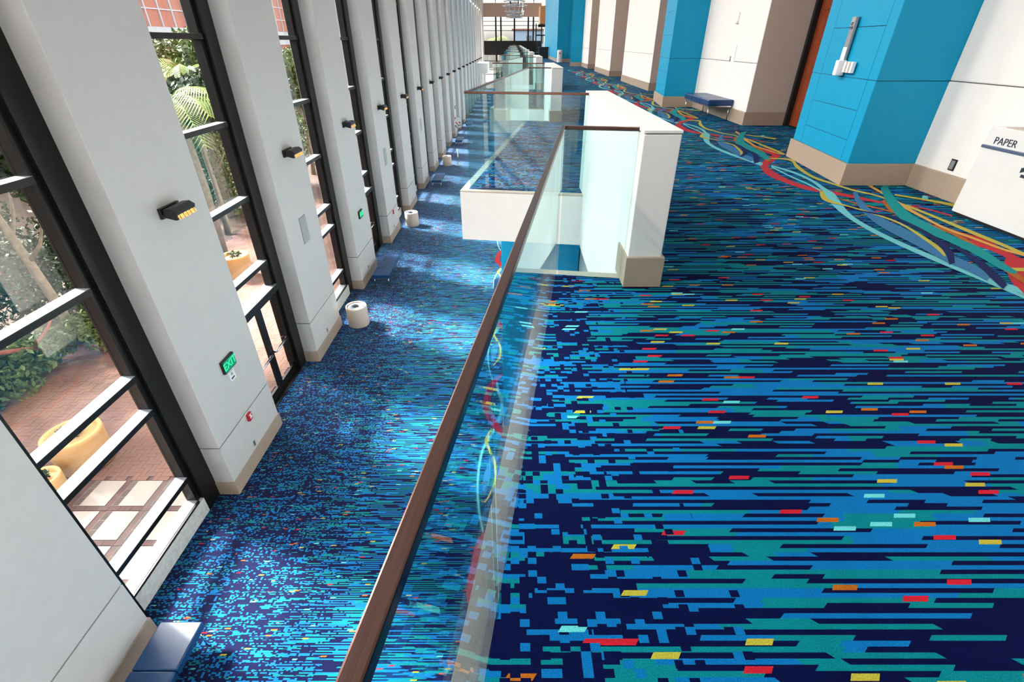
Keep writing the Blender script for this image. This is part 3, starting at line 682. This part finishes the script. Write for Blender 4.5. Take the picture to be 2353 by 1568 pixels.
# ------------------------------------------------------------------ recycling bin on the gallery
r = fit('recycling_bin', 'long white recycling bin with PAPER lettering against the gallery wall', 'recycling bin', None, (4.61, 5.03, 0))
B(.0, .30, -2.0, 0, .03, .66).build('body', M['binwhite'], r, .004)
B(.0, .30, -2.0, 0, .685, .85).build('upper_body', M['binwhite'], r, .004)
B(.02, .28, -1.98, -.02, 0, .03).build('plinth', M['black'], r)
B(-.012, .30, -2.0, 0.004, .66, .685).build('trim_strip', M['bintrim'], r, .003)
B(.03, .27, -1.9, -.12, .842, .856).build('top_inset', M['ledge'], r)
text('PAPER', 'lettering', .088, M['text'], r, (-.003, -.22, .735), -1, .001)
text('BOTTLES', 'lettering', .088, M['text'], r, (-.003, -.73, .735), -1, .001)
# three chasing arrows
for j in range(3):
    m_ = MB(); R0 = .052; w0 = .026
    a0 = math.radians(90 + 120 * j + 16)
    pts = []
    tri = [Vector((math.cos(math.radians(90 + 120 * q)), math.sin(math.radians(90 + 120 * q)))) * .085 for q in range(3)]
    A_, B_ = tri[j], tri[(j + 1) % 3]; dd = (B_ - A_).normalized(); nn = Vector((-dd.y, dd.x))
    c0 = A_ + dd * .035; c1 = B_ - dd * .062
    quad = [c0 + nn * w0 / 2, c0 - nn * w0 / 2, c1 - nn * w0 / 2, c1 + nn * w0 / 2]
    head = [c1 + nn * .026, c1 - nn * .026, c1 + dd * .036]
    bend = [A_ + dd * .03 + nn * w0 / 2, A_ + dd * .03 - nn * w0 / 2, A_ * .62 + dd * .008, A_ * 1.0 - nn * .0]
    for poly in (quad, head):
        n = len(m_.v); m_.v += [(-.004, -p.x, p.y) for p in poly] + [(.002, -p.x, p.y) for p in poly]; k_ = len(poly)
        m_.f += [tuple(n + i for i in range(k_))] + [(n + i, n + (i + 1) % k_, n + k_ + (i + 1) % k_, n + k_ + i) for i in range(k_)]; m_.mi += [0] * (k_ + 1)
    o = m_.build('recycling_arrow', M['text'], r, loc=(0, -.56, .545))
# outlet on the white wall
r = fit('wall_socket', 'dark framed wall socket low on the white wall beside the recycling bin', 'socket', None, (4.95, 5.65, .36))
B(-.01, 0, -.04, .04, -.06, .06).build('plate', M['black'], r, .002); B(-.014, -.01, -.026, .026, -.046, .046).build('outlet', M['grey'], r)

# room sign on the first blue column (skewed face)
ang = math.atan2(.22, 1.8)
r = fit('room_sign', 'white and steel room sign with vertical strip on the first blue column', 'room sign', None, (4.12, 6.2, 0)); r.rotation_euler.z = -ang
B(-.05, -.02, .84, .95, 1.24, 1.80).build('strip', M['grey'], r, .003)
B(-.056, -.05, .845, .945, 1.24, 1.48).build('strip_face', M['white'], r)
B(-.056, -.05, .845, .945, 1.70, 1.795).build('number_plate', M['cream'], r)
text('28', 'lettering', .085, M['text'], r, (-.0575, .895, 1.705), -1, .001, roll=PI / 2)
B(-.12, -.02, .80, .89, 1.17, 1.34).build('bracket', M['white'], r, .01)
B(-.06, -.02, .55, .78, 1.21, 1.33).build('side_plate', M['white'], r, .003)
for y in (.60, .685): B(-.064, -.06, y, y + .03, 1.21, 1.33).build('print_bar', M['ledge'], r)
B(-.07, -.02, .90, .95, 1.17, 1.22).build('end_cap', M['grey'], r)
for z in (-.02,): pass

# fittings on the second white wall section
r = fit('wall_device', 'small white hook-shaped wall device high on the second white wall section', 'wall device', None, (4.95, 12.7, 1.95))
B(-.03, 0, -.02, .02, -.02, .14).build('body', M['white'], r, .004); B(-.05, 0, -.02, .09, -.07, -.02).build('foot', M['white'], r, .004)
r = fit('wall_notice', 'pale paper notice with small dark plaque on the second white wall section', 'notice', None, (4.95, 12.6, 1.2))
B(-.004, 0, -.09, .09, -.32, .28).build('sheet', M['paperw'], r); B(-.012, 0, .11, .16, -.05, .06).build('plaque', M['grey'], r)
B(-.006, 0, -.10, -.094, -.0, .28).build('printed_line', M['grey'], r)

# far end of gallery: dark kiosk and white bin
r = fit('podium', 'black podium on the gallery near the far doorway', 'podium', None, (3.2, 60.0, 0))
B(-.5, .5, -.3, .3, 0, 1.0).build('body', M['black'], r, .01); B(-.55, .55, -.35, .35, 1.0, 1.06).build('top', M['black'], r, .01)
r = fit('white_bin', 'slim white bin in front of the large far blue column', 'bin', None, (3.98, 48.4, 0))
m_ = MB().lathe([(.2, 0), (.22, .03), (.22, .85), (.18, .92), (.12, .93)], 28); m_.build('body', M['white'], r); B(-.08, .08, -.225, -.2, .62, .74).build('flap', M['grey'], r)

# lower vestibule at far left
r = fit('vestibule', 'white boxed vestibule canopy low on the far left wall', 'canopy', None, (-5.0, 76.0, LOW))
B(0, 1.4, 0, 6, 3.3, 4.5).build('canopy', M['plaster'], r); 
for x in (.1, .55, 1.0): B(x, x + .14, .1, .3, 0, 3.3).build('post', M['plaster_warm'], r)
for x in (.24, .69): B(x, x + .31, .15, .2, 0, 3.3).build('pane', M['wglass'], r)

# chandelier
r = fit('chandelier', 'large glass and steel ring chandelier hanging at the far end', 'chandelier', None, (.1, 70.0, 4.6))
for j, (rad, z) in enumerate(((1.0, -.6), (.9, -.35), (1.15, 0), (1.5, .6), (1.3, 1.0), (1.5, 1.4), (1.2, 1.9))):
    pts = [(rad * math.cos(a * PI / 16), rad * math.sin(a * PI / 16), z) for a in range(33)]
    m_ = MB().tube(pts, .05, 6); m_.build('ring', M['chrome'], r)
for j in range(3): B(-.5 + j * .45, -.38 + j * .45, -.06, .06, .6, 3.0).build('rod', M['black'], r)
for j in range(12):
    a = j * PI / 6; m_ = MB().tube([(math.cos(a) * 1.0, math.sin(a) * 1.0, -.6), (math.cos(a) * 1.35, math.sin(a) * 1.35, 1.9)], .02, 5); m_.build('stay', M['chrome'], r)

# ------------------------------------------------------------------ outside
G = LOW
tag(MB().box(-60, -5.75, -20, 170, G - .4, G - .06).box(-5.75, 60, 97, 170, G - .4, G - .06).build('ground', M['soil']), 'dark soil ground outside the windows', kind='structure')
pv = empty('pavement', (0, 0, G), kind='structure', label='brick and slab pavement outside the tall windows')
B(-13.5, -5.62, -8, 6.28, -.06, -.012).build('mortar_bed', M['brickB'], pv)
B(-12.0, -5.62, 6.28, 60, -.06, -.014).build('mortar_bed', M['brickB'], pv)
P_ = .69
sl = B(0, .57, 0, .57, -.012, .0).mesh('slab', M['slab'])
ys = [5.71 - P_ * j for j in range(0, 6)]
for j, y in enumerate(ys):
    for i in range(7):
        x = -6.38 - .57 - P_ * i + .52
        o = bpy.data.objects.new('slab', sl); C.objects.link(o); o.parent = pv; o.location = (x - .02, y, 0)
bk = B(.003, .197, .003, .097, -.012, .0).mesh('brick', M['brickB'])
bk2 = B(.003, .115, .003, .187, -.012, .0).mesh('brick', M['brickB'])
nb_ = 0
for y in ys[:4]:
    for i in range(20):
        o = bpy.data.objects.new('brick', bk); C.objects.link(o); o.parent = pv; o.location = (-5.95 - .2 * i, y - .11, 0); nb_ += 1
for i in range(4):
    for j in range(10):
        yy_ = 5.71 - P_ * (j // 3) + .19 * (j % 3)
        o = bpy.data.objects.new('brick', bk2); C.objects.link(o); o.parent = pv; o.location = (-6.38 - P_ * i - .05 - .02 + .0, yy_, 0); nb_ += 1
# herringbone
s_ = .1; hb = B(.002, .198, .002, .098, -.012, 0).mesh('brick', M['brickA']); vb = B(.002, .098, .002, .198, -.012, 0).mesh('brick', M['brickA'])
rest = MB(); cells = []
for i in range(0, 62):
    for j in range(0, 190):
        t = (i - j) % 4
        if t in (0, 3): cells.append((-11.9 + i * s_, 6.29 + j * s_, t))
cells.sort(key=lambda c: (c[1] - 6.3) * .8 + abs(c[0] + 7.6) * .9)
cnt = 0
for x, y, t in cells:
    if cnt < 180 and x > -9.6:
        o = bpy.data.objects.new('brick', hb if t == 0 else vb); C.objects.link(o); o.parent = pv; o.location = (x, y, random.uniform(-.002, .002)); cnt += 1
    else:
        z = random.uniform(-.003, .002)
        if t == 0: rest.box(x + .002, x + .198, y + .002, y + .098, -.012, z)
        else: rest.box(x + .002, x + .098, y + .002, y + .198, -.012, z)
tag(rest.build('brick_field', M['brickA'], pv), kind='stuff')

def planter(x, y, rad, h, lab):
    r = fit('planter', lab, 'planter', 'round yellow planters outside', (x, y, G))
    m_ = MB().lathe([(rad * .82, 0), (rad * .9, .03), (rad, h - .06), (rad, h), (rad * .84, h), (rad * .82, h - .08)], 40); o = m_.build('pot', M['planter'], r)
    for p in o.data.polygons: p.use_smooth = len(p.vertices) == 4
    MB().lathe([(rad * .82, h - .1), (rad * .82, h - .085)], 30).build('soil', M['soil'], r)
    tag(leafball((0, 0, h + .02), (rad * .5, rad * .5, .10), 130, .05).build('plant', M['leafdark'], r), kind='stuff')
def leafball(c, rad, n, size, mb=None, hollow=.5):
    mb = mb or MB()
    for _ in range(n):
        while True:
            p = Vector((random.uniform(-1, 1), random.uniform(-1, 1), random.uniform(-1, 1)))
            if hollow < p.length < 1: break
        q = Vector((c[0] + p.x * rad[0], c[1] + p.y * rad[1], c[2] + p.z * rad[2]))
        a = Vector((random.gauss(0, 1), random.gauss(0, 1), random.gauss(0, 1))).normalized(); b = a.orthogonal().normalized()
        b = (b * math.cos(_ * 1.7) + a.cross(b) * math.sin(_ * 1.7)); s = size * random.uniform(.6, 1.3)
        n0 = len(mb.v)
        mb.v += [tuple(q - a * s), tuple(q + b * s * .45), tuple(q + a * s), tuple(q - b * s * .45)]
        mb.f.append((n0, n0 + 1, n0 + 2, n0 + 3)); mb.mi.append(0)
    return mb
planter(-8.3, 6.75, .47, .78, 'large yellow round planter outside the first window')
planter(-8.25, 5.85, .29, .55, 'small yellow round planter outside the first window')
planter(-9.6, 15.6, .45, .78, 'yellow round planter outside the glass doors')

def tree(x, y, h, lean, crown, leaves, mat, bark, lab, tr=.13, group='trees outside the windows', size=.13):
    r = fit('tree', lab, 'tree', group, (x, y, G))
    m_ = MB(); top = Vector((lean[0], lean[1], h))
    pts = [Vector((0, 0, -.1)).lerp(top, t) + Vector((math.sin(t * 5) * .08, math.cos(t * 4) * .06, 0)) for t in (0, .25, .5, .75, 1)]
    m_.tube(pts, [tr, tr * .85, tr * .75, tr * .6, tr * .4], 10)
    for j in range(4):
        p = pts[2].lerp(pts[4], j / 4); a = j * 1.9
        m_.tube([p, p + Vector((math.cos(a) * .5, math.sin(a) * .5, .45)), p + Vector((math.cos(a) * .9, math.sin(a) * .9, 1.1))], [tr * .4, tr * .3, tr * .15], 6)
    m_.smooth = True; m_.build('trunk', bark, r)
    mb = MB()
    for j in range(14):
        d = Vector((random.gauss(0, .5) * crown[0], random.gauss(0, .5) * crown[1], random.uniform(-.6, .8) * crown[2]))
        leafball(tuple(top + d), (crown[0] * .45, crown[1] * .45, crown[2] * .4), leaves // 14, size, mb, .2)
    tag(mb.build('crown', mat, r), kind='stuff')
def bush(x, y, rad, n, mat, lab, size=.09, name='bush'):
    r = fit(name, lab, 'bush', 'bushes outside the windows', (x, y, G))
    mb = MB()
    for j in range(9):
        d = Vector((random.uniform(-.6, .6) * rad[0], random.uniform(-.6, .6) * rad[1], random.uniform(.15, .9) * rad[2]))
        leafball(tuple(d), (rad[0] * .5, rad[1] * .5, rad[2] * .45), n // 9, size, mb, .3)
    tag(mb.build('foliage', mat, r), kind='stuff')
    st = MB()
    for j in range(5): a = j * 1.3; st.tube([(0, 0, -.05), (math.cos(a) * rad[0] * .3, math.sin(a) * rad[1] * .3, rad[2] * .5)], .02, 5)
    st.build('stems', M['barkred'], r)
tree(-11.9, 11.1, 5.0, (.2, -.3), (2.2, 2.2, 1.2), 9000, M['leafdark'], M['bark'], 'pale-trunked dark-leaved tree behind the brick paving, outside the first window')
tree(-13.6, 8.0, 4.8, (-.3, .2), (2.2, 2.0, 1.6), 8000, M['leafdark'], M['bark'], 'pale-trunked tree at the left edge of the first window view')
tree(-12.3, 20.0, 4.9, (.1, .2), (1.8, 2.4, 1.2), 8000, M['leafdark'], M['bark'], 'pale-trunked dark-leaved tree outside the glass doors')
tree(-14.5, 25.0, 5.8, (.1, .2), (2.0, 2.4, 1.5), 7000, M['leafmid'], M['bark'], 'taller mid-green tree outside beyond the glass doors')
tree(-12.5, 31.0, 5.0, (.1, .2), (2.0, 2.4, 1.5), 6000, M['leafmid'], M['bark'], 'tree outside the third window')
tree(-13, 42.0, 5.0, (.1, .2), (2.0, 2.4, 1.5), 5000, M['leafmid'], M['bark'], 'distant tree outside the fourth window')
for i, (x, y, rx, ry, rz, m__, lab) in enumerate([
    (-13.9, 8.6, 1.6, 2.2, 3.4, 'leafdark', 'tall dark bush behind the leaning red branch'), (-13.9, 12.4, 1.5, 2.0, 3.6, 'leafdark', 'dark bush round the foot of the pale tree'),
    (-11.9, 9.6, .9, 1.4, .9, 'leafmid', 'low green bush at the edge of the brick paving'), (-12.0, 7.2, 1.1, 1.3, .8, 'leafteal', 'low bluish bush at the corner of the brick paving'),
    (-10.9, 11.2, .8, .9, .9, 'leafmid', 'fresh green shrub right of the pale tree'), (-9.75, 5.3, .8, .7, .6, 'leafdark', 'dark low shrub behind the small planter'),
    (-14.2, 15.6, 1.6, 2.4, 3.4, 'leafdark', 'tall dark bush between the two pale trees'), (-14.2, 19.4, 1.5, 2.2, 3.6, 'leafdark', 'tall dark bush seen above the glass doors'),
    (-14.0, 23.2, 1.6, 2.4, 4.0, 'leafmid', 'tall green bush beyond the glass doors'), (-12.6, 27.5, 1.6, 2.6, 3.6, 'leafmid', 'green bush outside the third window'),
    (-12.6, 33.5, 1.6, 3.0, 3.4, 'leafdark', 'dark bush outside the fourth window'), (-13.0, 39.5, 1.6, 3.0, 3.4, 'leafmid', 'distant green bush outside'),
    (-14.4, 5.2, 1.6, 2.2, 2.2, 'leafdark', 'dark bush left of the planters'), (-10.7, 6.1, .35, .35, .4, 'leafbright', 'small variegated shrub on the paving edge')]):
    bush(x, y, (rx, ry, rz), int(5200 * min(1.2, (rx * ry * rz) ** .5 / 2.2)) + 500, M[m__], lab)
# leaning branch
r = fit('branch', 'bare red-brown branch leaning across the bushes', 'branch', None, (-11.6, 9.0, G))
m_ = MB().tube([(-1.0, -.9, 1.5), (-.4, -.1, 1.05), (.1, .7, .75), (.25, 1.3, .4)], [.03, .05, .06, .07], 8); m_.tube([(.1, .7, .75), (.5, .9, 1.2), (.55, 1.3, 1.6)], [.05, .03, .02], 6); m_.smooth = True; m_.build('bough', M['barkred'], r)
# palms
def palm(x, y, h, n, lab, R=2.4):
    r = fit('palm', lab, 'palm', 'palms outside the windows', (x, y, G))
    m_ = MB().tube([(0, 0, 0), (.1, .05, h * .5), (.05, 0, h)], [.2, .16, .14], 12); m_.smooth = True; m_.build('trunk', M['bark'], r)
    for j in range(n):
        az = j * 2.399; el = random.uniform(.1, 1.1); fr = MB(); prev = None; L = R * random.uniform(.8, 1.1)
        spine = []
        for q in range(13):
            s = q / 12; rr = L * s * math.cos(el * (1 - s * .5)) ; zz = L * (math.sin(el) * s - .75 * s * s)
            spine.append(Vector((math.cos(az) * rr, math.sin(az) * rr, h + zz)))
        fr.tube(spine, [.025 * (1 - q / 14) for q in range(13)], 4)
        side = Vector((-math.sin(az), math.cos(az), 0))
        for q in range(2, 13):
            for e_ in (0, .5):
                p = spine[q - 1].lerp(spine[q], e_)
                fw = (spine[q] - spine[q - 1]).normalized(); ll = .55 * math.sin(PI * (q + e_) / 14.5) + .12
                for s in (-1, 1):
                    tip = p + (side * s * .8 + fw * .5 - Vector((0, 0, .35))) * ll; n0 = len(fr.v)
                    wv = fw * .03
                    fr.v += [tuple(p - wv), tuple(p + wv), tuple(tip)]; fr.f.append((n0, n0 + 1, n0 + 2)); fr.mi.append(0)
        fr.build('frond', M['leafbright'], r)
palm(-11.0, 17.2, 5.4, 22, 'bright green palm seen high through the window over the doors')
palm(-13.4, 22.5, 5.8, 20, 'second bright palm further along the garden')
# building across the garden
r = fit('building', 'pink brick building with white bands across the garden', 'building', None, (-34, 20, G))
B(-6, 0, -30, 70, 0, 15).build('wall', M['pinkbrick'], r)
B(0, .25, -30, 70, 6.6, 8.2).build('band', M['pale'], r)
B(0, .2, -30, 70, 12.6, 13.2).build('band', M['pale'], r)
B(-5, -.1, -30, 70, 15, 15.3).build('roof', M['pale'], r)
for j in range(48): B(0, .12, -29.9 + j * 2.05, -29.75 + j * 2.05, 8.2, 12.6).build('brick_pier_line', M['pale'], r)
for z in (9.6, 11.1): B(0, .08, -30, 70, z, z + .1).build('course', M['pale'], r)

palm(-3.2, 118.0, 7.2, 20, 'palm standing beyond the far glazed wall', 3.2)
r = fit('building', 'pale blue-grey house beyond the far glazed wall', 'building', None, (7.0, 132.0, G))
B(-7, 9, 0, 10, 0, 9.2).build('wall', plain('blue_grey_render', srgb(120, 142, 162), .85), r)
for x in (-4, -.5, 3, 6.5): B(x, x + 1.2, -.05, .0, 6.6, 8.2).build('window', M['core'], r)
B(-7.4, 9.4, -.4, 10.4, 9.2, 9.5).build('roof', M['brickA'], r)
